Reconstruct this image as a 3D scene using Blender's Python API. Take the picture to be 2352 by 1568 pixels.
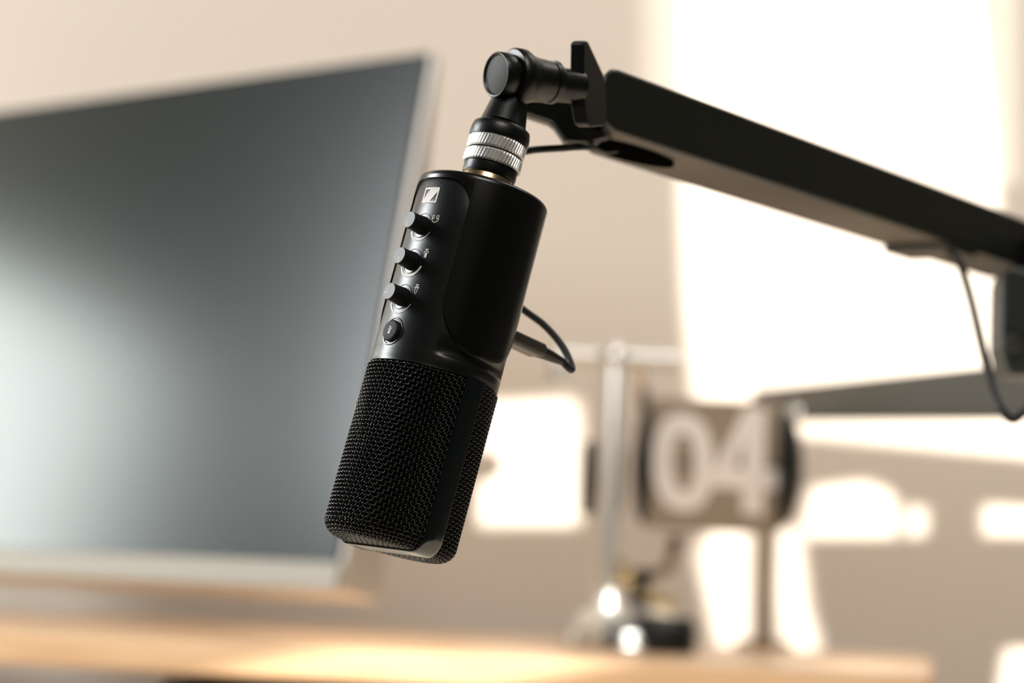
import bpy, bmesh, math, random
from math import sin, cos, pi, radians, sqrt, asin
from mathutils import Vector, Matrix
random.seed(4)
C = bpy.context.scene.collection
for _o in list(bpy.data.objects):
    bpy.data.objects.remove(_o)
sc = bpy.context.scene

# ------------------------------------------------------------ camera
F = 5553.0                      # focal length in pixels of the 2352 px wide frame (85 mm)
SHELF_Z = 0.870                 # top of the wooden desk shelf
CAM = Vector((0.0, 0.0, SHELF_Z + 0.0576))
PITCH, ROLL = math.atan(546 / F), radians(2.5)
_r, _u, _f = Vector((1, 0, 0)), Vector((0, -sin(PITCH), cos(PITCH))), Vector((0, cos(PITCH), sin(PITCH)))
RIGHT = _r * cos(ROLL) + _u * sin(ROLL)
UP = _u * cos(ROLL) - _r * sin(ROLL)
BACK = -_f
RC = Matrix((RIGHT, UP, BACK)).transposed()      # camera axes -> world
cam_d = bpy.data.cameras.new('camera')
cam = bpy.data.objects.new('camera', cam_d); C.objects.link(cam)
cam.matrix_world = Matrix.Translation(CAM) @ RC.to_4x4()
cam_d.sensor_width = 36.0
cam_d.lens = 36.0 * F / 2352
cam_d.clip_start = 0.02
cam_d.dof.use_dof = True
cam_d.dof.focus_distance = 0.966
cam_d.dof.aperture_fstop = 5.5
cam_d.dof.aperture_blades = 0
sc.camera = cam

# ------------------------------------------------------------ light
w = bpy.data.worlds.new('world'); sc.world = w; w.use_nodes = True
w.node_tree.nodes['Background'].inputs[0].default_value = (1.0, 0.90, 0.78, 1)
w.node_tree.nodes['Background'].inputs[1].default_value = 0.028
SUN = Vector((-1.02, 0.80, -0.215)).normalized()   # direction the sunlight travels
sd = bpy.data.lights.new('sun', 'SUN'); so = bpy.data.objects.new('sun', sd); C.objects.link(so)
sd.energy = 12.0; sd.angle = radians(0.45); sd.color = (1.0, 0.95, 0.88)
so.rotation_euler = SUN.to_track_quat('-Z', 'Y').to_euler(); so.location = (3, -3, 3)


def area(name, loc, target, sx, sy, power, col):
    d = bpy.data.lights.new(name, 'AREA'); d.shape = 'RECTANGLE'; d.size = sx; d.size_y = sy
    d.energy = power; d.color = col
    o = bpy.data.objects.new(name, d); C.objects.link(o)
    o.location = loc
    o.rotation_euler = (Vector(target) - Vector(loc)).to_track_quat('-Z', 'Y').to_euler()
    return o


area('left_window_light', (-1.75, 2.46, 1.27), (0.0, 1.9, 1.1), 0.60, 0.70, 14, (0.92, 1.0, 0.96))
area('room_window_light', (-1.65, 1.42, 1.78), (0.0, 1.1, 1.0), 0.55, 0.6, 31, (0.95, 0.98, 1.0))
area('wall_fill_light', (0.9, 1.6, 2.5), (0.2, 2.7, 1.5), 0.8, 0.6, 11, (1.0, 0.93, 0.86))  # unseen fill added to brighten the upper back wall

area('clock_fill_light', (0.25, -0.4, 2.95), (0.2, 2.4, 1.0), 0.9, 0.9, 31, (1.0, 0.93, 0.86))  # fill added high behind the camera to brighten the clock face
vs = sc.view_settings
vs.view_transform = 'Standard'; vs.look = 'None'; vs.exposure = 0.0; vs.gamma = 1.0; vs.use_curve_mapping = False

# ------------------------------------------------------------ helpers


def ray(px, py):
    return RC @ Vector(((px - 1176) / F, (784 - py) / F, -1.0))


def P(px, py, d):
    return CAM + ray(px, py) * d


def on_z(px, py, z):
    r = ray(px, py); return CAM + r * ((z - CAM.z) / r.z)


def on_y(px, py, y):
    r = ray(px, py); return CAM + r * ((y - CAM.y) / r.y)


def mat(name, col, rough=0.5, metal=0.0, spec=0.5, emit=None, coat=0.0, bump=None, aniso=0.0, var=None):
    m = bpy.data.materials.new(name); m.use_nodes = True
    nt = m.node_tree; b = nt.nodes['Principled BSDF']
    b.inputs['Base Color'].default_value = (*col, 1); b.inputs['Roughness'].default_value = rough
    b.inputs['Metallic'].default_value = metal; b.inputs['Specular IOR Level'].default_value = spec
    b.inputs['Coat Weight'].default_value = coat
    if bump or var:
        tc = nt.nodes.new('ShaderNodeTexCoord'); n = nt.nodes.new('ShaderNodeTexNoise')
        nt.links.new(tc.outputs['Object'], n.inputs['Vector'])
        n.inputs['Scale'].default_value = bump[0] if bump else var[0]
        n.inputs['Detail'].default_value = 3
        if bump:
            bp = nt.nodes.new('ShaderNodeBump'); bp.inputs['Strength'].default_value = bump[1]
            bp.inputs['Distance'].default_value = 0.001
            nt.links.new(n.outputs['Fac'], bp.inputs['Height']); nt.links.new(bp.outputs['Normal'], b.inputs['Normal'])
        if var:
            cr = nt.nodes.new('ShaderNodeMix'); cr.data_type = 'RGBA'
            cr.inputs['A'].default_value = (*col, 1); cr.inputs['B'].default_value = (*var[1], 1)
            nt.links.new(n.outputs['Fac'], cr.inputs['Factor']); nt.links.new(cr.outputs['Result'], b.inputs['Base Color'])
    return m


M = {}
M['wall'] = mat('painted_wall', (0.79, 0.705, 0.61), 0.9, spec=0.2, bump=(60, 0.15))
M['dark_wall'] = mat('dark_mask_wall', (0.035, 0.037, 0.033), 0.85, spec=0.15)  # for the added mask wall, kept dark so black parts reflect nothing bright
M['floor'] = mat('floor_boards', (0.16, 0.10, 0.06), 0.6)
M['body'] = mat('satin_black_metal', (0.005, 0.0065, 0.0065), 0.32, spec=0.5, bump=(1800, 0.05))
M['shell'] = mat('smooth_black_plastic', (0.003, 0.0035, 0.0035), 0.27, spec=0.45, bump=(1500, 0.04))
M['knob'] = mat('matte_black_knob', (0.006, 0.006, 0.006), 0.6, spec=0.25)
M['knob_face'] = mat('grey_knob_face', (0.085, 0.091, 0.084), 0.5, spec=0.6)
M['ring'] = mat('dark_nickel', (0.16, 0.17, 0.165), 0.25, metal=0.9)
M['wire'] = mat('black_wire', (0.002, 0.0024, 0.002), 0.20, spec=0.45)
M['foam'] = mat('black_foam', (0.003, 0.003, 0.003), 1.0, spec=0.05, bump=(900, 0.6))
M['band'] = mat('band_black', (0.004, 0.007, 0.007), 0.17, spec=0.8)
M['white'] = mat('white_print', (0.80, 0.77, 0.72), 0.6)
M['chrome'] = mat('bright_chrome', (0.88, 0.89, 0.87), 0.18, metal=0.9)
M['collar'] = mat('knurled_nickel', (0.78, 0.79, 0.75), 0.30, metal=0.65)
M['steel'] = mat('pale_brushed_steel', (0.84, 0.85, 0.82), 0.32, metal=0.55)
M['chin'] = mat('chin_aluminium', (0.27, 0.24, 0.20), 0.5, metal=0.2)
M['bronze'] = mat('tan_metal', (0.34, 0.25, 0.16), 0.5, metal=0.2)
M['brass'] = mat('pale_brass', (0.60, 0.47, 0.26), 0.3, metal=1.0)
M['joint'] = mat('black_joint_plastic', (0.003, 0.004, 0.0035), 0.36, spec=0.45, bump=(1200, 0.08))
M['arm'] = mat('powder_black_arm', (0.009, 0.0105, 0.0075), 0.36, spec=0.5, bump=(1500, 0.08))
M['arm_grey'] = mat('powder_charcoal_arm', (0.022, 0.029, 0.026), 0.4, spec=0.5, bump=(1500, 0.08))
M['disc'] = mat('grey_disc', (0.035, 0.035, 0.03), 0.55, spec=0.25)
M['slot'] = mat('deep_black', (0.002, 0.002, 0.002), 0.9, spec=0.0)
M['cable'] = mat('rubber_cable', (0.008, 0.008, 0.007), 0.5, spec=0.4)
M['plug'] = mat('grey_plug', (0.055, 0.052, 0.045), 0.4, metal=0.3)
M['screen'] = mat('dark_screen_glass', (0.010, 0.014, 0.013), 0.24, spec=0.9)
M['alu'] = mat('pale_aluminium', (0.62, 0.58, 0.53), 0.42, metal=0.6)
M['card'] = mat('flip_card', (0.36, 0.30, 0.23), 0.38, spec=0.6)
M['digit'] = mat('digit_white', (0.95, 0.91, 0.87), 0.5)
M['clock_black'] = mat('clock_black', (0.008, 0.009, 0.008), 0.5, spec=0.4)
M['desk'] = mat('desk_laminate', (0.76, 0.66, 0.53), 0.6)


def wood():
    m = bpy.data.materials.new('oiled_oak'); m.use_nodes = True
    nt = m.node_tree; b = nt.nodes['Principled BSDF']
    tc = nt.nodes.new('ShaderNodeTexCoord'); mp = nt.nodes.new('ShaderNodeMapping')
    mp.inputs['Scale'].default_value = (2.5, 40, 40)
    n = nt.nodes.new('ShaderNodeTexNoise'); n.inputs['Scale'].default_value = 3; n.inputs['Detail'].default_value = 6
    r = nt.nodes.new('ShaderNodeValToRGB')
    r.color_ramp.elements[0].position = 0.3; r.color_ramp.elements[0].color = (0.70, 0.44, 0.24, 1)
    r.color_ramp.elements[1].position = 0.7; r.color_ramp.elements[1].color = (0.83, 0.57, 0.35, 1)
    nt.links.new(tc.outputs['Object'], mp.inputs['Vector']); nt.links.new(mp.outputs['Vector'], n.inputs['Vector'])
    nt.links.new(n.outputs['Fac'], r.inputs['Fac']); nt.links.new(r.outputs['Color'], b.inputs['Base Color'])
    b.inputs['Roughness'].default_value = 0.38
    return m


M['wood'] = wood()


def mesh(name, verts, faces, material, parent=None, smooth=True, angle=40, xf=None):
    me = bpy.data.meshes.new(name)
    me.from_pydata([tuple(v) for v in verts], [], faces)
    bm = bmesh.new(); bm.from_mesh(me)
    bmesh.ops.remove_doubles(bm, verts=bm.verts, dist=1e-7)
    bmesh.ops.recalc_face_normals(bm, faces=bm.faces)
    bm.to_mesh(me); bm.free()
    o = bpy.data.objects.new(name, me); C.objects.link(o)
    me.materials.append(material)
    if parent is not None: o.parent = parent
    if xf is not None: o.matrix_local = xf
    if smooth:
        me.shade_smooth(); me.set_sharp_from_angle(angle=radians(angle))
    return o


class MB:
    def __init__(s): s.v = []; s.f = []

    def add(s, v, f, xf=None):
        b = len(s.v)
        s.v += [xf @ Vector(p) if xf is not None else Vector(p) for p in v]
        s.f += [tuple(i + b for i in q) for q in f]
        return s

    def lathe(s, prof, n=64, xf=None):      # prof: (radius, height) along local z
        v = []; f = []
        for r, z in prof:
            for i in range(n):
                a = 2 * pi * i / n; v.append((r * cos(a), r * sin(a), z))
        m = len(prof)
        for j in range(m - 1):
            for i in range(n):
                k = (i + 1) % n
                f.append((j * n + i, j * n + k, (j + 1) * n + k, (j + 1) * n + i))
        if prof[0][0] > 1e-6: f.append(tuple(range(n))[::-1])
        if prof[-1][0] > 1e-6: f.append(tuple((m - 1) * n + i for i in range(n)))
        return s.add(v, f, xf)

    def box(s, a, b, xf=None):
        x0, y0, z0 = a; x1, y1, z1 = b
        v = [(x0, y0, z0), (x1, y0, z0), (x1, y1, z0), (x0, y1, z0), (x0, y0, z1), (x1, y0, z1), (x1, y1, z1), (x0, y1, z1)]
        return s.add(v, [(0, 3, 2, 1), (4, 5, 6, 7), (0, 1, 5, 4), (1, 2, 6, 5), (2, 3, 7, 6), (3, 0, 4, 7)], xf)

    def prism(s, pts, d, xf=None):           # polygon in local xy, thickness vector d
        n = len(pts); d = Vector(d)
        v = [Vector(p) for p in pts] + [Vector(p) + d for p in pts]
        f = [tuple(range(n))[::-1], tuple(range(n, 2 * n))] + [(i, (i + 1) % n, n + (i + 1) % n, n + i) for i in range(n)]
        return s.add(v, f, xf)

    def tube(s, pts, r, n=8, closed=False, up=None, cap=True):
        pts = [Vector(p) for p in pts]; N = len(pts)
        rs = r if isinstance(r, (list, tuple)) else [r] * N
        v = []; f = []; nrm = None
        for i, p in enumerate(pts):
            if closed: t = pts[(i + 1) % N] - pts[i - 1]
            else: t = pts[min(i + 1, N - 1)] - pts[max(i - 1, 0)]
            t.normalize()
            if up is not None:
                q = up(p) if callable(up) else Vector(up)
                nrm = (q - t * q.dot(t)).normalized()
            else:
                if nrm is None:
                    q = Vector((0, 0, 1)) if abs(t.z) < 0.9 else Vector((1, 0, 0))
                    nrm = (q - t * q.dot(t)).normalized()
                else:
                    nrm = (nrm - t * nrm.dot(t)).normalized()
            bn = t.cross(nrm)
            for k in range(n):
                a = 2 * pi * k / n
                v.append(p + (nrm * cos(a) + bn * sin(a)) * rs[i])
        for i in range(N if closed else N - 1):
            j = (i + 1) % N
            for k in range(n):
                l = (k + 1) % n
                f.append((i * n + k, i * n + l, j * n + l, j * n + k))
        if not closed and cap:
            f.append(tuple(range(n))[::-1]); f.append(tuple((N - 1) * n + k for k in range(n)))
        return s.add(v, f)

    def build(s, name, material, parent=None, **k): return mesh(name, s.v, s.f, material, parent, **k)


def bevel(o, width, seg=3, angle=35):
    m = o.modifiers.new('bevel', 'BEVEL'); m.width = width; m.segments = seg
    m.limit_method = 'ANGLE'; m.angle_limit = radians(angle)
    return o


def smooth_path(pts, n=10):
    pts = [Vector(p) for p in pts]; out = []
    q = [pts[0] * 2 - pts[1]] + pts + [pts[-1] * 2 - pts[-2]]
    for i in range(1, len(q) - 2):
        for k in range(n):
            t = k / n
            a, b, c, d = q[i - 1], q[i], q[i + 1], q[i + 2]
            out.append(0.5 * ((2 * b) + (c - a) * t + (2 * a - 5 * b + 4 * c - d) * t * t + (3 * b - a - 3 * c + d) * t ** 3))
    out.append(pts[-1]); return out


def frame(origin, z, x=None):
    z = Vector(z).normalized(); x = Vector(x) if x is not None else Vector((0, 0, 1))
    if abs(z.dot(x.normalized())) > 0.98: x = Vector((1, 0, 0))
    x = (x - z * z.dot(x)).normalized(); y = z.cross(x)
    m = Matrix((x, y, z)).transposed().to_4x4(); m.translation = Vector(origin)
    return m


def thing(name, label, cat, xf=None, group=None):
    o = bpy.data.objects.new(name, None); C.objects.link(o)
    if xf is not None: o.matrix_world = xf
    o.empty_display_size = 0.02
    return tag(o, label, cat, group)


def tag(o, label=None, cat=None, group=None, kind=None):
    if label: o['label'] = label
    if cat: o['category'] = cat
    if group: o['group'] = group
    if kind: o['kind'] = kind
    return o


mm = 0.001
# ------------------------------------------------------------ setting
WY = 2.70      # back wall
XR = 1.70      # unseen wall added on the right, openings cut to shape the sun patches


def struct(name, mb, m, **k):
    return tag(mb.build(name, m, **k), kind='structure')


struct('wall_back', MB().box((-3.2, WY, 0), (3.2, WY + 0.1, 3.0)), M['wall'], smooth=False)
struct('floor', MB().box((-3.2, -3.2, -0.05), (3.2, WY + 0.1, 0)), M['floor'], smooth=False)


def poly_plate(name, outer, holes, thick, m, xf, parent=None):
    cu = bpy.data.curves.new(name, 'CURVE'); cu.dimensions = '2D'; cu.fill_mode = 'BOTH'; cu.extrude = thick / 2
    for pl in [outer] + holes:
        sp = cu.splines.new('POLY'); sp.points.add(len(pl) - 1); sp.use_cyclic_u = True
        for i, p in enumerate(pl): sp.points[i].co = (p[0], p[1], 0, 1)
    t = bpy.data.objects.new('tmp', cu); C.objects.link(t)
    dg = bpy.context.evaluated_depsgraph_get()
    me = bpy.data.meshes.new_from_object(t.evaluated_get(dg)); me.name = name
    bpy.data.objects.remove(t); bpy.data.curves.remove(cu)
    o = bpy.data.objects.new(name, me); C.objects.link(o); me.materials.clear(); me.materials.append(m)
    if parent is not None: o.parent = parent; o.matrix_local = xf
    else: o.matrix_world = xf
    return o


def to_wall(p):      # follow the sunlight back from a lit point to the wall on the right -> (y, z)
    t = (XR - p.x) / -SUN.x
    q = p - SUN * t
    return (q.y, q.z)


lit = [
    [(1562, -700), (1562, 415), (1572, 700), (1590, 905), (1600, 985), (1850, 1000), (2420, 1055), (2335, 700), (2300, 500), (2262, 0), (2262, -700)],
    [(1100, 925), (1325, 915), (1335, 960), (1340, 1180), (1330, 1205), (1085, 1205), (1080, 1180)],
    [(1862, 1120), (1990, 1105), (2048, 1130), (2060, 1150), (2064, 1232), (1835, 1232)],
    [(2078, 1165), (2130, 1165), (2130, 1230), (2078, 1230)],
    [(2255, 1160), (2420, 1170), (2420, 1228), (2255, 1228)],
    [(1612, 1235), (1640, 1215), (1722, 1215), (1728, 1225), (1726, 1500), (1645, 1500), (1600, 1280)],
    [(1782, 1215), (1832, 1215), (1842, 1235), (1862, 1400), (1885, 1480), (1885, 1500), (1790, 1500), (1778, 1350)],
]
lit.append([(2305, 1490), (2440, 1490), (2440, 1700), (2275, 1700)])
for k in range(9):      # slits added in the unseen wall, narrowing leftwards to soften the patch edge
    x1 = 1548 - k * 22; wd = 15 - 1.45 * k
    lit.append([(x1 - wd, -700), (x1, -700), (x1 + 4, 360), (x1 - wd + 4, 360)])
for k in range(4):  # more added slits, softening the right edge of the sun patch
    x0 = 2272 + k * 24; wd = 16 - 3.2 * k
    lit.append([(x0, -700), (x0 + wd, -700), (x0 + wd + 24, 420), (x0 + 24, 420)])
holes = [[to_wall(on_y(px, py, WY)) for px, py in pl] for pl in lit]
SH = [on_z(380, 1470, SHELF_Z), on_z(1000, 1498, SHELF_Z), on_z(1120, 1468, SHELF_Z), on_z(520, 1444, SHELF_Z)]
sh = [to_wall(p) for p in SH]
sh[0] = (sh[0][0], sh[0][1] - 0.035); sh[1] = (sh[1][0], sh[1][1] - 0.035)
holes.append(sh)
holes.append([to_wall(p) for p in (on_z(1845, 1535, SHELF_Z), on_z(2110, 1545, SHELF_Z), on_z(2130, 1517, SHELF_Z), on_z(1880, 1511, SHELF_Z))])
holes.append([to_wall(Vector(p)) for p in ((-0.4, 0.80, .75), (0.95, 0.80, .75), (0.95, 1.75, .75), (-0.4, 1.75, .75))])  # opening added so the sunlit desk bounces light up under the arm
wr = poly_plate('sun_mask_wall', [(-3.2, 0), (WY, 0), (WY, 3.0), (-3.2, 3.0)], holes, 0.004, M['dark_wall'],
                Matrix(((0, 0, 1, XR), (1, 0, 0, 0), (0, 1, 0, 0), (0, 0, 0, 1))))
tag(wr, kind='structure')  # unseen light mask, its holes traced back from the lit patches

# ------------------------------------------------------------ microphone
LEAN, BETA, PHI = radians(15.0), radians(-11.8), radians(-50.0)
t_c = Vector((sin(LEAN) * cos(BETA), cos(LEAN) * cos(BETA), sin(BETA)))
n_c = (Vector((0, 0, 1)) - t_c * t_c.z).normalized()
r_c = t_c.cross(n_c)
f_c = n_c * cos(PHI) + r_c * sin(PHI)
tw, xw = RC @ t_c, RC @ f_c
yw = tw.cross(xw)
XM = Matrix((xw, yw, tw)).transposed().to_4x4(); XM.translation = P(995, 871, 0.981)
mic = thing('microphone', 'black cylindrical desk microphone hanging from the boom arm, mesh grille pointing down', 'microphone', XM)


def cyl(psi, z, r): return (r * cos(psi) * mm, r * sin(psi) * mm, z * mm)


# body
NP = 180
v = []; f = []
zs = [0.0, 0.0, 0.25, 1.5, 3, 4.6, 5.4, 6.2, 7.0, 8, 9, 10, 11, 12, 13.5, 15, 18, 24, 40, 60, 78.5, 79.6, 80.2, 80.5]
for j, z in enumerate(zs):
    for i in range(NP):
        a = 2 * pi * i / NP
        r = 26.7
        if j == 0: r = 24.5
        elif j == 1: r = 26.75
        side = max(0.0, 1 - ((min(abs((a % pi) - pi / 2), pi / 2)) / radians(44)) ** 4)
        if 1 <= z <= 5.4: r = 26.75 + 0.3 * side
        if 5 < z < 17:
            g = math.exp(-((z - 8.6) / 3.2) ** 2) * side
            r = r - 1.7 * g if z > 5.5 else r - 0.3 * side
        if z == 79.6: r = 26.0
        if z == 80.2: r = 25.3
        if z == 80.5: r = 24.0
        v.append(cyl(a, z, r))
for j in range(len(zs) - 1):
    for i in range(NP):
        k = (i + 1) % NP
        f.append((j * NP + i, j * NP + k, (j + 1) * NP + k, (j + 1) * NP + i))
f.append(tuple(range(NP))[::-1]); f.append(tuple((len(zs) - 1) * NP + i for i in range(NP)))
mesh('body', v, f, M['body'], mic, angle=50)


# outer shell with its two rounded side wings
def z_low(psi):
    p = abs((psi + 180) % 360 - 180)
    if p > 90: p = 180 - p
    if p < 42:
        s = p / 42 * 19.9; R = 11.0
        return 77.2 - (0 if s < 19.9 - R else R * (1 - sqrt(max(0, 1 - ((s - (19.9 - R)) / R) ** 2))))
    u = min(1, abs(p - 84) / 42)
    if p > 84: u = abs(p - 84) / 42
    return 30 - 20.6 * sqrt(max(0, 1 - u * u))


half = []
for k in range(22): half.append(42 * sin(pi / 2 * k / 21))
half += [42.001] + [84 - 42 * cos(pi / 2 * k / 20) for k in range(1, 21)] + [87, 90]
q1 = half
full = q1 + [180 - p for p in q1[::-1][1:]]
full = full + [360 - p for p in full[::-1][1:-1]]
zr = [0, .03, .1, .25, .45, .7, 1.0]
v = []; f = []
for psi in full:
    zl = z_low(psi if abs(psi - 42.001) > 1e-6 and abs(psi - 137.999) > 1e-6 and abs(psi - 222.001) > 1e-6 and abs(psi - 317.999) > 1e-6 else 42.001)
    a = radians(psi)
    for q in zr: v.append(cyl(a, zl + (78.6 - zl) * q, 27.6))
    for k in range(1, 6):
        b = pi / 2 * k / 5
        v.append(cyl(a, 78.6 + 2.6 * sin(b), 25.0 + 2.6 * cos(b)))
    v.append(cyl(a, 81.2, 9.0))
nc = len(zr) + 6
for i in range(len(full)):
    k = (i + 1) % len(full)
    if abs(full[i] - full[k]) < 0.01: continue
    for j in range(nc - 1): f.append((i * nc + j, k * nc + j, k * nc + j + 1, i * nc + j + 1))
sh_o = mesh('shell', v, f, M['shell'], mic, angle=60)
m_ = sh_o.modifiers.new('solid', 'SOLIDIFY'); m_.thickness = 0.9 * mm; m_.offset = -1
bevel(sh_o, 0.36 * mm, 3, 50)

# woven grille
GR, ZT, ZB, CR = 26.85, -0.9, -70.9, 6.0
NW, PITCHW, WR, AMP = 100, 1.66, 0.29, 0.28
L1 = (ZT - (ZB + CR)); L2 = CR * pi / 2; L3 = 5.0
LT = L1 + L2 + L3


def prof(s):            # arc length -> radius, z, normal (nr, nz)
    if s <= L1: return GR, ZT - s, 1.0, 0.0
    s -= L1
    if s <= L2:
        a = s / CR; return GR - CR + CR * cos(a), ZB + CR - CR * sin(a), cos(a), -sin(a)
    s -= L2
    return GR - CR - s, ZB, 0.0, -1.0


g = MB()
NR = int(LT / PITCHW)
for i in range(NW):
    a = 2 * pi * i / NW; pts = []
    n = NR * 4
    for k in range(n + 1):
        s = k / 4 * PITCHW
        if s > LT: break
        r, z, nr, nz = prof(s)
        off = AMP * cos(pi * s / PITCHW) * (1 if i % 2 == 0 else -1)
        pts.append(cyl(a, z + nz * off, r + nr * off))
    g.tube(pts, WR * mm, 5)
for j in range(NR + 1):
    s = j * PITCHW
    r, z, nr, nz = prof(s); pts = []
    n = NW * 4
    for k in range(n):
        a = 2 * pi * k / n
        off = -AMP * cos(pi * k / 4) * (1 if j % 2 == 0 else -1)
        pts.append(cyl(a, z + nz * off, r + nr * off))
    g.tube(pts, WR * mm, 5, closed=True, up=(0, 0, 1) if s < L1 + L2 * .7 else (lambda p: Vector((p.x, p.y, 0))))
RF = GR - CR - L3 + 0.5
nb = int(RF / PITCHW)
for d in (0, 1):
    for i in range(-nb, nb + 1):
        c = i * PITCHW; hl = sqrt(max(0.01, RF * RF - c * c)); n = int(2 * hl / PITCHW * 4); pts = []
        for k in range(n + 1):
            s = -hl + 2 * hl * k / n
            off = (1 if d else -1) * AMP * cos(pi * s / PITCHW) * (1 if i % 2 == 0 else -1)
            q = (c, s) if d else (s, c)
            pts.append((q[0] * mm, q[1] * mm, (ZB - off) * mm))
        g.tube(pts, WR * mm, 5)
g.build('grille', M['wire'], mic, angle=180)
pr = [(24.0, -0.3), (25.9, -0.3), (25.9, ZB + CR)] + [(19.9 + 6.0 * cos(pi / 2 * k / 6), ZB + 6.9 - 6.0 * sin(pi / 2 * k / 6)) for k in range(1, 7)] + [(0.0, ZB + 0.9)]
MB().lathe([(r * mm, z * mm) for r, z in pr], 96).build('foam_liner', M['foam'], mic)

# band over the grille
path = []
RB = 27.75
for z in [0.5, -6, -14, -24, -34, -44, -54, -62]: path.append((RB, z, 1, 0))
cr = 7.2
zb = ZB - 1.35
for k in range(0, 9):
    a = pi / 2 * k / 8
    path.append((RB - cr + cr * cos(a), zb + cr - cr * sin(a), cos(a), -sin(a)))
for r in (14, 7, 0): path.append((r, zb, 0, -1))
path = path + [(-r, z, -nr, nz) for r, z, nr, nz in path[::-1][1:]]
hw = 4.7; th = 2.0
v = []; f = []
cs = []
for k in range(9): cs.append((-hw + 2 * hw * k / 8, 0.0))
cs = [(-hw, -th), (-hw, -0.35), (-hw + .12, -0.12)] + [(-hw + .35 + (2 * hw - .7) * k / 6, 0.0) for k in range(7)] + [(hw - .12, -0.12), (hw, -0.35), (hw, -th)]
for r, z, nr, nz in path:
    for x, h in cs:
        sag = -(RB - sqrt(RB * RB - x * x)) * abs(nr)
        hh = h + sag
        v.append((x * mm, (r + nr * hh) * mm, (z + nz * hh) * mm))
nc = len(cs)
for j in range(len(path) - 1):
    for k in range(nc):
        l = (k + 1) % nc
        f.append((j * nc + k, j * nc + l, (j + 1) * nc + l, (j + 1) * nc + k))
f.append(tuple(range(nc))); f.append(tuple((len(path) - 1) * nc + k for k in range(nc))[::-1])
mesh('grille_band', v, f, M['band'], mic, angle=35)


# things wrapped on the control side; (s, z) in mm on the front of the body, psi = s / R
RS = 26.78


def wrapped_ring(s0, z0, prof_, n=64):   # prof_: (rho, height)
    v = []; f = []
    for rho, h in prof_:
        for i in range(n):
            a = 2 * pi * i / n
            v.append(cyl((s0 + rho * cos(a)) / RS, z0 + rho * sin(a), RS + h))
    for j in range(len(prof_) - 1):
        for i in range(n):
            k = (i + 1) % n; f.append((j * n + i, j * n + k, (j + 1) * n + k, (j + 1) * n + i))
    return v, f


def strip(s0, z0, pts, wid, h=0.07):      # printed stroke, optionally of changing width
    n = len(pts); v = []; f = []
    for i, p in enumerate(pts):
        a = pts[max(0, i - 1)]; b = pts[min(n - 1, i + 1)]
        dx, dy = b[0] - a[0], b[1] - a[1]; L = math.hypot(dx, dy) or 1
        wv = (wid[i] if isinstance(wid, list) else wid) / 2
        nx, ny = -dy / L * wv, dx / L * wv
        for sgn in (1, -1):
            v.append(cyl((s0 + p[0] + sgn * nx) / RS, z0 + p[1] + sgn * ny, RS + h))
    for i in range(n - 1): f.append((2 * i, 2 * i + 1, 2 * i + 3, 2 * i + 2))
    return v, f


def closed(pts): return pts + [pts[0], pts[1]]


def arcp(cx, cy, rx, ry, a0, a1, n=16):
    return [(cx + rx * cos(radians(a0 + (a1 - a0) * k / n)), cy + ry * sin(radians(a0 + (a1 - a0) * k / n))) for k in range(n + 1)]


KN = [(56.6, (-4.9, -14.8)), (41.3, (2.5, -10.5)), (26.1, (-15, -3.5))]
for kz, ptr in KN:
    s0 = 0.0
    v, f = wrapped_ring(s0, kz, [(5.35, -0.3), (5.35, 0.08), (5.2, 0.16), (5.0, 0.14), (4.85, -0.35), (3.0, -0.35)])
    k = MB().lathe([(3.9 * mm, 0), (3.85 * mm, 0.8 * mm), (3.65 * mm, 2.4 * mm), (3.52 * mm, 4.4 * mm), (3.5 * mm, 6.9 * mm), (3.38 * mm, 7.15 * mm), (3.2 * mm, 7.2 * mm)], 48,
                   frame((26.3 * mm, 0, kz * mm), (1, 0, 0), (0, 1, 0)))
    ko = k.build('knob', M['knob'], mic, angle=35)
    MB().lathe([(3.36 * mm, 0), (3.36 * mm, 0.03 * mm), (0, 0.03 * mm)], 48, frame(((26.3 + 7.19) * mm, 0, kz * mm), (1, 0, 0), (0, 1, 0))).build('knob_face', M['knob_face'], ko)
    L = math.hypot(*ptr); d = Vector((0, ptr[0] / L, ptr[1] / L)); nrm = Vector((0, -d.z, d.y))
    o_ = Vector((26.3 + 7.25, 0, kz)); q = [o_ + d * a + nrm * b for a, b in ((0.6, .17), (0.6, -.17), (3.3, -.17), (3.3, .17))]
    MB().add([p * mm for p in q], [(0, 1, 2, 3)]).build('pointer_line', M['white'], ko, smooth=False)
    mesh('knob_socket', v, f, M['body'], mic, angle=30)
# level arcs printed below the knobs
pa = arcp(0, 0, 6.4, 6.4, 200, 335, 30)
v, f = strip(0, 56.6, pa, [1.25 - 1.05 * i / 30 for i in range(31)]); mesh('volume_arc', v, f, M['white'], mic, smooth=False)
mb = MB(); v, f = strip(0, 41.3, arcp(0, 0, 6.5, 6.5, 200, 342, 30), 1.0); mb.add(v, f)
mb.build('mix_arc', M['white'], mic, smooth=False)
v, f = strip(0, 26.1, arcp(0, 0, 6.9, 6.9, 200, 335, 30), [1.2 - 0.95 * i / 30 for i in range(31)]); mesh('gain_arc', v, f, M['white'], mic, smooth=False)
# mute button
v, f = wrapped_ring(0, 11.5, [(6.0, -0.4), (6.0, 0.05), (5.75, 0.2), (5.35, 0.22), (5.1, 0.0), (5.0, -0.6), (3.0, -0.6)])
mesh('button_ring', v, f, M['ring'], mic, angle=50)
btn = MB().lathe([(4.55 * mm, 0), (4.5 * mm, 1.7 * mm), (4.3 * mm, 2.05 * mm), (3.6 * mm, 2.2 * mm), (0, 2.3 * mm)], 48,
                 frame((25.8 * mm, 0, 11.5 * mm), (1, 0, 0), (0, 1, 0))).build('mute_button', M['knob'], mic, angle=50)


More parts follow.
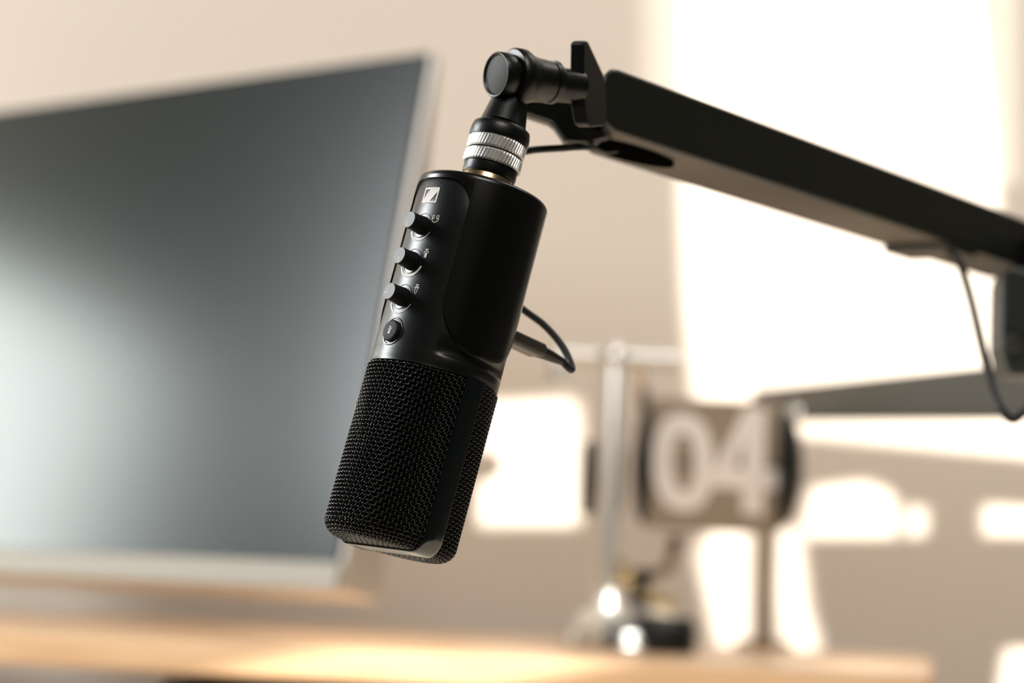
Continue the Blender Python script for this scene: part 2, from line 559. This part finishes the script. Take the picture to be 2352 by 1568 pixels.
def print_mic(solid):     # little microphone sign, strokes about its own centre
    out = []
    if solid:
        out.append(([(0, -1.9), (0, 0.3)], 1.15))
    else:
        out.append((closed(arcp(0, -1.45, .5, .5, 180, 360, 8) + arcp(0, 0.1, .5, .5, 0, 180, 8)), .26))
    out.append((arcp(0, 0.0, 1.15, 1.0, 10, 170, 10), .34))
    out.append(([(0, 0.9), (0, 1.7)], .34)); out.append(([(-.85, 1.75), (.85, 1.75)], .36))
    return out


def sign(name, s0, z0, strokes, parent=mic, scale=1.0, h=0.07):
    mb = MB()
    for p, wd in strokes:
        v, f = strip(s0, z0, [(a * scale, b * scale) for a, b in p], wd * scale, h); mb.add(v, f)
    return mb.build(name, M['white'], parent, smooth=False)


sign('headphone_symbol', 6.7, 59.8, [
    (arcp(0, 0, 1.6, 1.75, 175, 365, 20), .32),
    (closed(arcp(-1.1, .55, .5, .75, 0, 360, 12)[:-1]), .3), (closed(arcp(1.1, .55, .5, .75, 0, 360, 12)[:-1]), .3)])
sign('solid_mic_symbol', 6.9, 44.8, print_mic(True), scale=.98)
sign('outline_mic_symbol', 7.0, 29.7, print_mic(False), scale=.98)
# the sign on the mute button
bs = print_mic(True)[:] + [([(1.5, 1.3), (-1.3, -1.7)], .25)]
mb = MB()
for p, wd in bs:
    n = len(p)
    for i in range(n - 1):
        a = Vector((0, p[i][0], p[i][1])) * .8; b = Vector((0, p[i + 1][0], p[i + 1][1])) * .8
        d = (b - a).normalized(); nn = Vector((0, -d.z, d.y)) * wd * .4
        o_ = Vector((28.14, 0, 11.5))
        mb.add([(o_ + a + nn) * mm, (o_ + a - nn) * mm, (o_ + b - nn) * mm, (o_ + b + nn) * mm], [(0, 1, 2, 3)])
mb.build('mute_symbol', M['white'], btn, smooth=False)
# square maker's emblem
mb = MB()
LW, LH, LS, LZ = 9.0, 6.6, 0.3, 69.7


def e(u, vv): return cyl((LS + (u - .5) * LW) / RS, LZ + (.5 - vv) * LH, RS + 0.07)


def quadstrip(a, b):
    v = []; f = []
    for p, q in zip(a, b): v += [e(*p), e(*q)]
    for i in range(len(a) - 1): f.append((2 * i, 2 * i + 1, 2 * i + 3, 2 * i + 2))
    mb.add(v, f)


N_ = 12
quadstrip([(k / N_, 0) for k in range(N_ + 1)], [(k / N_, .11) for k in range(N_ + 1)])
quadstrip([(k / N_, .89) for k in range(N_ + 1)], [(k / N_, 1) for k in range(N_ + 1)])
quadstrip([(0, .1), (0, .9)], [(.09, .1), (.09, .9)]); quadstrip([(.91, .1), (.91, .9)], [(1, .1), (1, .9)])
la = []; lb = []
for k in range(13):
    t = .11 + .78 * k / 12; q = (t - .11) / .78
    la.append((.09 + .34 * (1 - min(1, q / .85)) ** 1.25, t)); lb.append((.91 - .34 * (1 - min(1, (1 - q) / .85)) ** 1.25, t))
quadstrip(la, lb)
mb.build('emblem', M['white'], mic, smooth=False)

# threaded mount on top of the microphone
XF0 = None
mp_ = MB().lathe([(x * mm, z * mm) for x, z in [(10.9, 80.5), (10.9, 87.0), (10.4, 87.6), (9.0, 87.7)]], 48).build('mounting_stud', M['brass'], mic)
MB().lathe([(x * mm, z * mm) for x, z in [(10.0, 87.4), (11.0, 87.7), (11.3, 88.6), (11.3, 91.8), (10.0, 92.4)]], 64).build('lock_ring', M['joint'], mic)

# ------------------------------------------------------------ boom arm
arm = thing('boom_arm', 'black low boom arm reaching in from the right, holding the microphone', 'microphone arm', Matrix.Translation(P(1753, 1478, 2.44)))
AI = arm.matrix_world.inverted()


def part(mb, name, m, parent=arm, **k):
    inv = AI
    return mesh(name, [inv @ Vector(p) for p in mb.v], mb.f, m, parent, **k)


# knurled collar (turns on the arm's thread), along the microphone axis
def knurl(z0, z1, r=12.25, n=54, rows=8, twist=0.10):
    v = []; f = []; N = n * 4
    for j in range(rows + 1):
        z = z0 + (z1 - z0) * j / rows
        rr = r - (0.5 if j in (0, rows) else 0)
        for i in range(N):
            a = 2 * pi * i / N
            ph = (i % 4)
            d = (0.0, .0, -.42, -.0)[ph] if 0 < j < rows else 0
            v.append(((rr + d * 0.35) * cos(a + twist * j / rows) * mm, (rr + d) * sin(a + twist * j / rows) * mm, z * mm))
    for j in range(rows):
        for i in range(N):
            k = (i + 1) % N; f.append((j * N + i, j * N + k, (j + 1) * N + k, (j + 1) * N + i))
    f.append(tuple(range(N))[::-1]); f.append(tuple(rows * N + i for i in range(N)))
    return v, f


for z0, z1 in ((92.2, 97.4), (98.1, 103.6)):
    v, f = knurl(z0, z1); part(MB().add(v, f, XM), 'knurled_collar', M['collar'], angle=25)
part(MB().lathe([(11.2 * mm, 92 * mm), (11.2 * mm, 104 * mm)], 48, XM), 'thread', M['slot'])
nk = [(11.6, 103.5), (12.4, 103.7), (12.7, 105.2), (12.5, 107.5), (12.0, 109.6), (10.6, 110.6)]
part(MB().lathe([(a * mm, b * mm) for a, b in nk], 64, XM), 'swivel_flange', M['joint'], angle=50)
d0 = (XM @ Vector((0, 0, 1.0)) - XM @ Vector((0, 0, 0))).normalized()
p0 = XM @ Vector((0, 0, 109 * mm)); p3 = P(1168, 188, 1.014)
pts = smooth_path([p0, p0.lerp(p3, .35) + (RC @ Vector((.0010, 0, 0))), p0.lerp(p3, .7) + (RC @ Vector((.0016, 0, 0))), p3], 6)
n = len(pts)
part(MB().tube(pts, [(10.2 - 3.6 * min(1, i / n / .75)) * mm for i in range(n)], 32), 'neck', M['joint'])
# swivel joint: axis runs right and away from the camera
ua = (RC @ Vector((0.82, -0.05, -0.57))).normalized()
JO = P(1138, 171, 1.002)
XJ = frame(JO, ua, RC @ Vector((0, 1, 0)))


def J(prof_, n=64): return MB().lathe([(a * mm, b * mm) for a, b in prof_], n, XJ)


part(J([(8.0, 1.2), (8.6, 0.2), (9.2, 0), (9.6, 0.5), (9.7, 4.4), (9.3, 7.0), (8.4, 7.4)]), 'swivel_rim', M['joint'], angle=40)
part(J([(8.2, 1.6), (8.2, 0.9), (7.6, 0.7), (0, 0.6)]), 'swivel_cap', M['disc'], angle=40)
part(J([(8.2, 7.2), (11.4, 7.8), (12.2, 8.8), (12.2, 12.4), (11.4, 14.2), (10.2, 16.5), (9.4, 20), (8.6, 29), (8.2, 31)]), 'swivel_barrel', M['joint'], angle=40)
part(J([(7.4, 27), (9.2, 27.2), (9.2, 29.6), (7.4, 29.8)]), 'washer', M['joint'])
# bracket that carries the joint
bk = [(1192, 190), (1262, 182), (1335, 196), (1410, 176), (1432, 255), (1428, 312), (1352, 332), (1299, 329), (1286, 310), (1268, 284), (1202, 262)]
Dn = 1.042
pl = [P(x, y, Dn + (x - 1192) * 0.00016) for x, y in bk]
part(MB().prism(pl, (RC @ Vector((0, 0, -1))) * 0.020), 'end_bracket', M['joint'], smooth=False).modifiers.new('b', 'BEVEL').width = 0.0015
# wing nut: hub and blade
wn = part(MB().lathe([(a * mm, b * mm) for a, b in [(5.5, -7), (7.0, -6.4), (7.4, -5), (7.4, 6.0), (6, 7.0)]], 48, frame(P(1302, 197, 1.028), RC @ Vector((.8, -.03, -.6)), RC @ Vector((0, 1, 0)))), 'wing_nut', M['joint'], angle=40)
wp = [(1341, 102), (1344, 94), (1351, 93), (1357, 105), (1387, 170), (1392, 190), (1395, 278), (1391, 289), (1358, 292), (1350, 286), (1343, 245), (1340, 180)]
pl = [P(x, y, 1.026 + (x - 1340) * 0.0004) for x, y in wp]
wbl = part(MB().prism(pl, (RC @ Vector((-0.97, -0.04, 0.25))).normalized() * 0.0062), 'wing_blade', M['joint'], parent=wn, smooth=False)
mdf = wbl.modifiers.new('b', 'BEVEL'); mdf.width = 0.0010; mdf.segments = 3; mdf.angle_limit = radians(40)


# arms: a bar given by its front top edge in the world
def bar(a, b, h, w, name, m, r=0.004, bev=0.0035, parent=arm, skew=0.0):
    ax = (b - a).normalized()
    side = Vector((0, 0, 1)).cross(ax).normalized()      # horizontal, across the bar
    if side.y < 0: side = -side
    dn = ax.cross(side); dn = dn if dn.z < 0 else -dn
    L = (b - a).length
    c = r
    prof_ = [(0, 0.0), (L, 0.0), (L, h), (0.010, h), (0.003, h - .004), (0, h - .010), (0, 0.010), (0.003, .0035), (0.010, 0)]
    prof_ = [(0.011, 0), (L, 0), (L, h), (0.010, h), (0.004, h - .002), (0.001, h - .006), (0, h - .012), (0, .008), (.0015, .004), (.0055, .001)]
    pts = [a + ax * x + dn * y for x, y in prof_]
    n = len(pts)
    vv = pts + [p + side * w + ax * (skew if i_ not in (1, 2) else 0) for i_, p in enumerate(pts)]
    ff = [tuple(range(n))[::-1], tuple(range(n, 2 * n))] + [(i_, (i_ + 1) % n, n + (i_ + 1) % n, n + i_) for i_ in range(n)]
    o = part(MB().add(vv, ff), name, m, parent=parent, angle=30)
    mdf = o.modifiers.new('b', 'BEVEL'); mdf.width = bev; mdf.segments = 4; mdf.angle_limit = radians(60)
    return ax, side, dn, o


A0 = P(1388, 145, 1.055); A1 = P(2420, 526, 1.44)
ax, side, dn, upper = bar(A0, A1, 0.0285, 0.041, 'upper_arm', M['arm'], skew=0.042)
# black plate below the bar, standing in for the shade inside the cable slot
so_ = A0 + dn * 0.0286 + side * 0.0205
sl = []
for k in range(40):
    a = 2 * pi * k / 40
    sl.append(so_ + ax * (0.052 + 0.036 * cos(a)) + side * (0.0105 * sin(a) * (1.0)))
part(MB().prism(sl, dn * 0.0012), 'cable_slot_shade', M['slot'], parent=upper, smooth=False)
# clip under the bar
ct = (P(2235, 590, 1.33) - A0).dot(ax)
cb = A0 + dn * 0.0285 + ax * (ct - 0.012)
pts = [cb, cb + ax * 0.036, cb + ax * 0.034 + dn * 0.0035, cb + ax * 0.002 + dn * 0.0035]
bevel(part(MB().prism(pts, side * 0.041), 'cable_clip', M['arm'], smooth=False), 0.001, 2, 30)
# lower arm: from the elbow back towards the clamp behind the clock
B0 = P(1725, 893, 2.48); B1 = P(2470, 822, 1.41)
bx, bside, bdn, lower = bar(B0, B1, 0.0330, 0.036, 'lower_arm', M['arm_grey'])
# elbow
EC = P(2430, 730, 1.41)
top = P(2425, 560, 1.39).z; bot = P(2425, 850, 1.39).z
XE = Matrix.Translation((EC.x, EC.y, 0))
eb = part(MB().lathe([(0.026, bot - .004), (0.028, bot), (0.028, top), (0.026, top + .004)], 48, XE), 'elbow', M['joint'], angle=40)
pl = [P(x, y, 1.345) for x, y in [(2303, 650), (2308, 628), (2322, 612), (2440, 640), (2440, 860), (2322, 862), (2312, 845), (2300, 800)]]
bevel(part(MB().prism(pl, Vector((0, 0.035, 0))), 'elbow_bracket', M['arm_grey'], smooth=False), 0.002, 3, 30)
part(MB().lathe([(0.0055, 0), (0.0055, .002), (.004, .003), (0, .0032)], 24, frame(P(2326, 790, 1.3445), -BACK * -1, RC @ Vector((0, 1, 0)))), 'elbow_screw', M['disc'])
# post and clamp standing on the shelf
pf = P(1753, 1478, 2.44); pf.z = SHELF_Z
zt = P(1753, 930, 2.44).z
part(MB().lathe([(0.030, 0), (0.030, .006), (0.010, .010), (0.0085, .012), (0.0085, zt - SHELF_Z)], 40, Matrix.Translation(pf)), 'post', M['bronze'], angle=40)

# ------------------------------------------------------------ cables
cab = thing('usb_cable', 'thin black cable plugged into the back of the microphone, looping up to the arm', 'cable', Matrix.Translation(XM @ Vector((-.027, 0, .030))))
CI = cab.matrix_world.inverted()


def X(r, y, z): return XM @ Vector((-r * mm, y * mm, z * mm))


def cpart(mb, name, m, **k): return mesh(name, [CI @ Vector(p) for p in mb.v], mb.f, m, cab, **k)


pg = MB().box((-51 * mm, -5.4 * mm, 26.4 * mm), (-27 * mm, 5.4 * mm, 32.4 * mm), XM)
bevel(cpart(pg, 'plug', M['plug'], smooth=False), 0.0018, 3, 30)
cpart(MB().tube([X(r, 0, 29.6) for r in (50.5, 54, 58, 62, 66)], [3.1 * mm, 2.7 * mm, 2.4 * mm, 2.0 * mm, 1.5 * mm], 16), 'strain_relief', M['cable'])
pts = [X(65, 0, 29.6), P(1312, 849, 1.030), P(1310, 832, 1.036), P(1288, 790, 1.040), P(1248, 745, 1.042), P(1190, 700, 1.042), P(1150, 640, 1.042), P(1140, 540, 1.045), P(1150, 430, 1.045), P(1180, 362, 1.045), P(1215, 346, 1.043), P(1290, 340, 1.045)]
e1 = so_ + ax * 0.034 + dn * 0.001
e2 = so_ + ax * 0.055 - dn * 0.004
cpart(MB().tube(smooth_path(pts + [P(1350, 337, 1.048), e1 + dn * .002, e2], 8), 1.6 * mm, 12), 'cord', M['cable'])
pts = [P(2178, 577, 1.330), P(2202, 600, 1.325), P(2228, 680, 1.32), P(2252, 780, 1.30), P(2272, 860, 1.27), P(2292, 925, 1.25), P(2322, 962, 1.245), P(2352, 945, 1.25), P(2400, 880, 1.30), P(2450, 760, 1.36)]
hang = MB().tube(smooth_path(pts, 8), 2.4 * mm, 12)
ho = mesh('arm_cable', hang.v, hang.f, M['cable'])
tag(ho, 'dark cable hanging in a slack loop below the boom arm near the elbow', 'cable')

# ------------------------------------------------------------ shelf
SL = Vector((cos(radians(10)), -sin(radians(10)), 0))       # along the shelf, to the right
SQ = Vector((sin(radians(10)), cos(radians(10)), 0))        # into the room
n0 = on_z(600, 1478, SHELF_Z)
rc = on_z(2143, 1538, SHELF_Z)
xr = (rc - n0).dot(SL)
shelf = thing('desk_shelf', 'light oak shelf board across the foot of the picture, under the flip clock', 'shelf',
              Matrix(((SL.x, SQ.x, 0, n0.x), (SL.y, SQ.y, 0, n0.y), (0, 0, 1, SHELF_Z), (0, 0, 0, 1))))
SD = 0.64
bevel(MB().box((-1.0, 0, -0.026), (xr, SD, 0)).build('board', M['wood'], shelf, smooth=False), 0.006, 5, 40)
for x in (-0.95, xr - 0.07):
    bevel(MB().box((x, 0.05, -0.12), (x + 0.025, SD - 0.05, -0.026)).build('leg', M['wood'], shelf, smooth=False), 0.002, 2)
desk = thing('desk', 'pale desk top below the oak shelf', 'desk', Matrix.Translation((0, 1.9, 0)))
bevel(MB().box((-1.4, -1.1, 0.725), (1.2, 0.70, 0.750)).build('desk_top', M['desk'], desk, smooth=False), 0.003, 2)
for x in (-1.3, 1.05):
    for y in (-1.0, 0.6):
        MB().box((x, y, 0), (x + 0.05, y + 0.05, 0.725)).build('leg', M['arm'], desk, smooth=False)
# unidentified black box below the shelf
q = on_z(250, 1545, SHELF_Z - 0.030); q2 = on_z(1500, 1580, SHELF_Z - 0.030)
bxo = thing('black_box', 'long black box tucked under the oak shelf, only its top showing', 'box', Matrix(((SL.x, SQ.x, 0, n0.x), (SL.y, SQ.y, 0, n0.y), (0, 0, 1, 0.75), (0, 0, 0, 1))))
x0 = (on_z(255, 1560, SHELF_Z - 0.03) - n0).dot(SL)
bevel(MB().box((x0, 0.05, 0.004), (x0 + 0.5, 0.17, 0.087)).build('case', M['slot'], bxo, smooth=False), 0.008, 4)
for x in (x0 + .03, x0 + .44):
    MB().box((x, 0.07, 0.0), (x + .03, .15, .004)).build('foot', M['cable'], bxo, smooth=False)

# ------------------------------------------------------------ monitor
TH, TAU = radians(50.5), radians(10.5)
ML = Vector((-sin(TH), cos(TH), 0)); MN = Vector((-cos(TH), -sin(TH), 0))
MU = Vector((0, 0, 1)) * cos(TAU) - MN * sin(TAU)
MNN = (MN * cos(TAU) + Vector((0, 0, 1)) * sin(TAU))
mo = P(772, 1356, 1.93)
XMo = Matrix((-ML, MU.cross(-ML) * -1, MU)).transposed().to_4x4()
XMo = Matrix(((-ML.x, -MNN.x, MU.x, mo.x), (-ML.y, -MNN.y, MU.y, mo.y), (-ML.z, -MNN.z, MU.z, mo.z), (0, 0, 0, 1)))
# local: x to the right along the screen (corner at 0), y to the back, z up
mon = thing('monitor', 'large dark computer monitor turned aside, filling the left of the picture', 'monitor', XMo)
MH, MW = 0.463, 0.74
hb = [(0, .004, 0), (0, .004, MH), (0, .013, MH), (0, .056, .012), (0, .052, 0)]
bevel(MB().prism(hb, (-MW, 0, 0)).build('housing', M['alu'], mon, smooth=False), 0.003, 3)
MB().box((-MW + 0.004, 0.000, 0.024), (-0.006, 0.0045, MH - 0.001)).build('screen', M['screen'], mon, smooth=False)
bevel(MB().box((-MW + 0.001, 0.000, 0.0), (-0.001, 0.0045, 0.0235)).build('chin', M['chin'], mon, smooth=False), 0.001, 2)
bevel(MB().box((-MW / 2 - .06, .030, MH / 2 - .06), (-MW / 2 + .06, .05, MH / 2 + .06)).build('mount_plate', M['arm'], mon, smooth=False), 0.002, 2)
ps = XMo @ Vector((-MW / 2, .048, MH / 2)); pe = Vector((ps.x + .08, WY, ps.z))
MI = XMo.inverted()
MB().tube([MI @ p for p in smooth_path([ps, ps + Vector((.03, .03, 0)), pe], 6)], .014, 16).build('wall_arm', M['arm'], mon)

# ------------------------------------------------------------ flip clock
CD = 1.95; K = F / CD / 1000.0       # px per mm
co = on_z(1440, 1493, SHELF_Z)
CD = (co - CAM).dot(-BACK); K = F / CD / 1000.0
clock = thing('flip_clock', 'table flip clock on a chrome stand showing 04 in big pale digits', 'clock', Matrix.Translation(co))


def cx(px, py): return ((px - 1440) - .0436 * (1493 - py)) / K * mm


def cz(py): return (1493 - py) / K * mm


def axx(x, y, z): return frame((x, y, z), (1, 0, 0), (0, 0, 1))


# base
MB().lathe([(0.0, 0), (.056, 0), (.058, .004)] + [(.056 * cos(a) + .001, .006 + .036 * sin(a)) for a in [pi / 2 * k / 10 for k in range(0, 10)]] + [(0, .042)], 64).build('dome_base', M['chrome'], clock)
MB().lathe([(.034, 0), (.034, .024), (.030, .031), (0, .032)], 48, Matrix.Translation((.024, -.024, 0.0))).build('base_plinth', M['clock_black'], clock, angle=40)
xp = cx(1402, 1000)
MB().lathe([(.0115, .030), (.0115, cz(806)), (.010, cz(800)), (0, cz(798))], 32, Matrix.Translation((xp, -.012, 0))).build('post', M['steel'], clock, angle=50)
zt_ = cz(820)
cb_ = MB().tube([(cx(1285, 820), -.005, zt_), (cx(1568, 820), -.005, zt_)], .0085, 20)
cbo = cb_.build('cross_bar', M['steel'], clock)
MB().lathe([(.0085, cz(895)), (.010, cz(880)), (.010, cz(815)), (.007, cz(808)), (0, cz(806))], 24, Matrix.Translation((cx(1282, 850), -.005, 0))).build('bar_end', M['steel'], clock, angle=50)
MB().lathe([(.0135 * sin(a), -.0135 * cos(a)) for a in [pi * k / 14 for k in range(15)]], 28, Matrix.Translation((xp, -.012, cz(826)))).build('top_glint_ball', M['chrome'], clock)  # ball added to catch a glint at the top of the post
# body: drum with its black ends
x0, x1 = cx(1492, 1055), cx(1795, 1055); zc = cz(1058)
RD = .054
MB().lathe([(RD * .97, 0), (RD * .97, x1 - x0)], 64, axx(x0, .062, zc)).build('drum', M['clock_black'], clock, angle=40)
for xe, sgn, bu in ((x0, -1, .012), (x1, 1, .024)):
    pr = [((RD + .002) * cos(a), bu * sin(a)) for a in [pi / 2 * k / 10 for k in range(10)]] + [(0, bu)]
    MB().lathe(pr, 64, frame((xe, .030, zc), (sgn, 0, 0), (0, 0, 1))).build('end_cap', M['clock_black'], clock)
hc = MB().lathe([(.030, 0), (.033, .003), (.033, .034), (.03, .037)], 48, axx(cx(1338, 1100), .02, cz(1100)))
hc.build('hour_hub', M['clock_black'], clock, angle=40)
# cards
gp = .0012
dx = 0.001
c_up = bevel(MB().box((x0 + .001, -.002, zc + gp), (x1 - .001, .004, cz(908))).build('upper_card', M['card'], clock, smooth=False), .001, 2)
c_lo = bevel(MB().box((x0 + .001, -.002, cz(1212)), (x1 - .001, .004, zc - gp)).build('lower_card', M['card'], clock, smooth=False), .001, 2)


def flat(name, outline_pts, hole, y=-.0024, par=clock):
    xf = Matrix(((1, 0, 0, 0), (0, 0, -1, y), (0, 1, 0, 0), (0, 0, 0, 1)))
    return poly_plate(name, outline_pts, hole, .0008, M['digit'], xf, par)


def oval(px, py, rx, ry, n=36, e_=2.3):
    out = []
    for k in range(n):
        a = 2 * pi * k / n; c, s = cos(a), sin(a)
        X_ = px + rx * abs(c) ** (2 / e_) * (1 if c > 0 else -1); Y_ = py + ry * abs(s) ** (2 / e_) * (1 if s > 0 else -1)
        out.append((cx(X_, Y_), cz(Y_)))
    return out


flat('digit_zero', oval(1572, 1056, 71, 114), [oval(1573, 1056, 25, 66)])


def PX(l): return [(cx(a, b), cz(b)) for a, b in l]


flat('digit_four', PX([(1716, 924), (1764, 924), (1761, 1062), (1790, 1062), (1789, 1112), (1759, 1112), (1757, 1170), (1706, 1170), (1707, 1112), (1640, 1112), (1642, 1070)]),
     [PX([(1714, 998), (1688, 1062), (1712, 1062)])])
# knobs and joints of the stand
MB().lathe([(.009 * sin(a), -.009 * cos(a)) for a in [pi * k / 12 for k in range(13)]], 24, Matrix.Translation((cx(1838, 935), .005, cz(935)))).build('alarm_knob', M['chrome'], clock)
MB().tube([(cx(1838, 935), .005, cz(935)), (cx(1800, 960), .028, cz(960))], .003, 12).build('knob_stem', M['chrome'], clock)
MB().lathe([(.013, .036), (.014, .040), (.009, .046), (.008, .060), (.012, .064), (.012, .068), (.006, .072)], 32, Matrix.Translation((cx(1470, 1350), -.004, 0))).build('stem', M['clock_black'], clock, angle=40)
MB().lathe([(.010 * sin(a), -.010 * cos(a)) for a in [pi * k / 12 for k in range(13)]], 24, Matrix.Translation((cx(1436, 1325), -.016, cz(1325)))).build('brass_glint_ball', M['brass'], clock)  # added brass ball standing in for a blurred highlight
MB().tube([(cx(1400, 1290), -.012, cz(1290)), (cx(1470, 1330), -.006, cz(1330)), (cx(1540, 1300), .01, cz(1300)), (cx(1560, 1230), .03, cz(1230))], .006, 14).build('stand_arm', M['bronze'], clock)
MB().tube([(cx(1475, 1360), -.012, cz(1360)), (cx(1545, 1385), -.020, cz(1385))], .0065, 14).build('lever', M['brass'], clock)
MB().tube([(cx(1470, 840), .0, cz(820)), (cx(1475, 870), .01, cz(870)), (cx(1490, 930), .03, cz(940))], .006, 12).build('hanger', M['chrome'], clock)
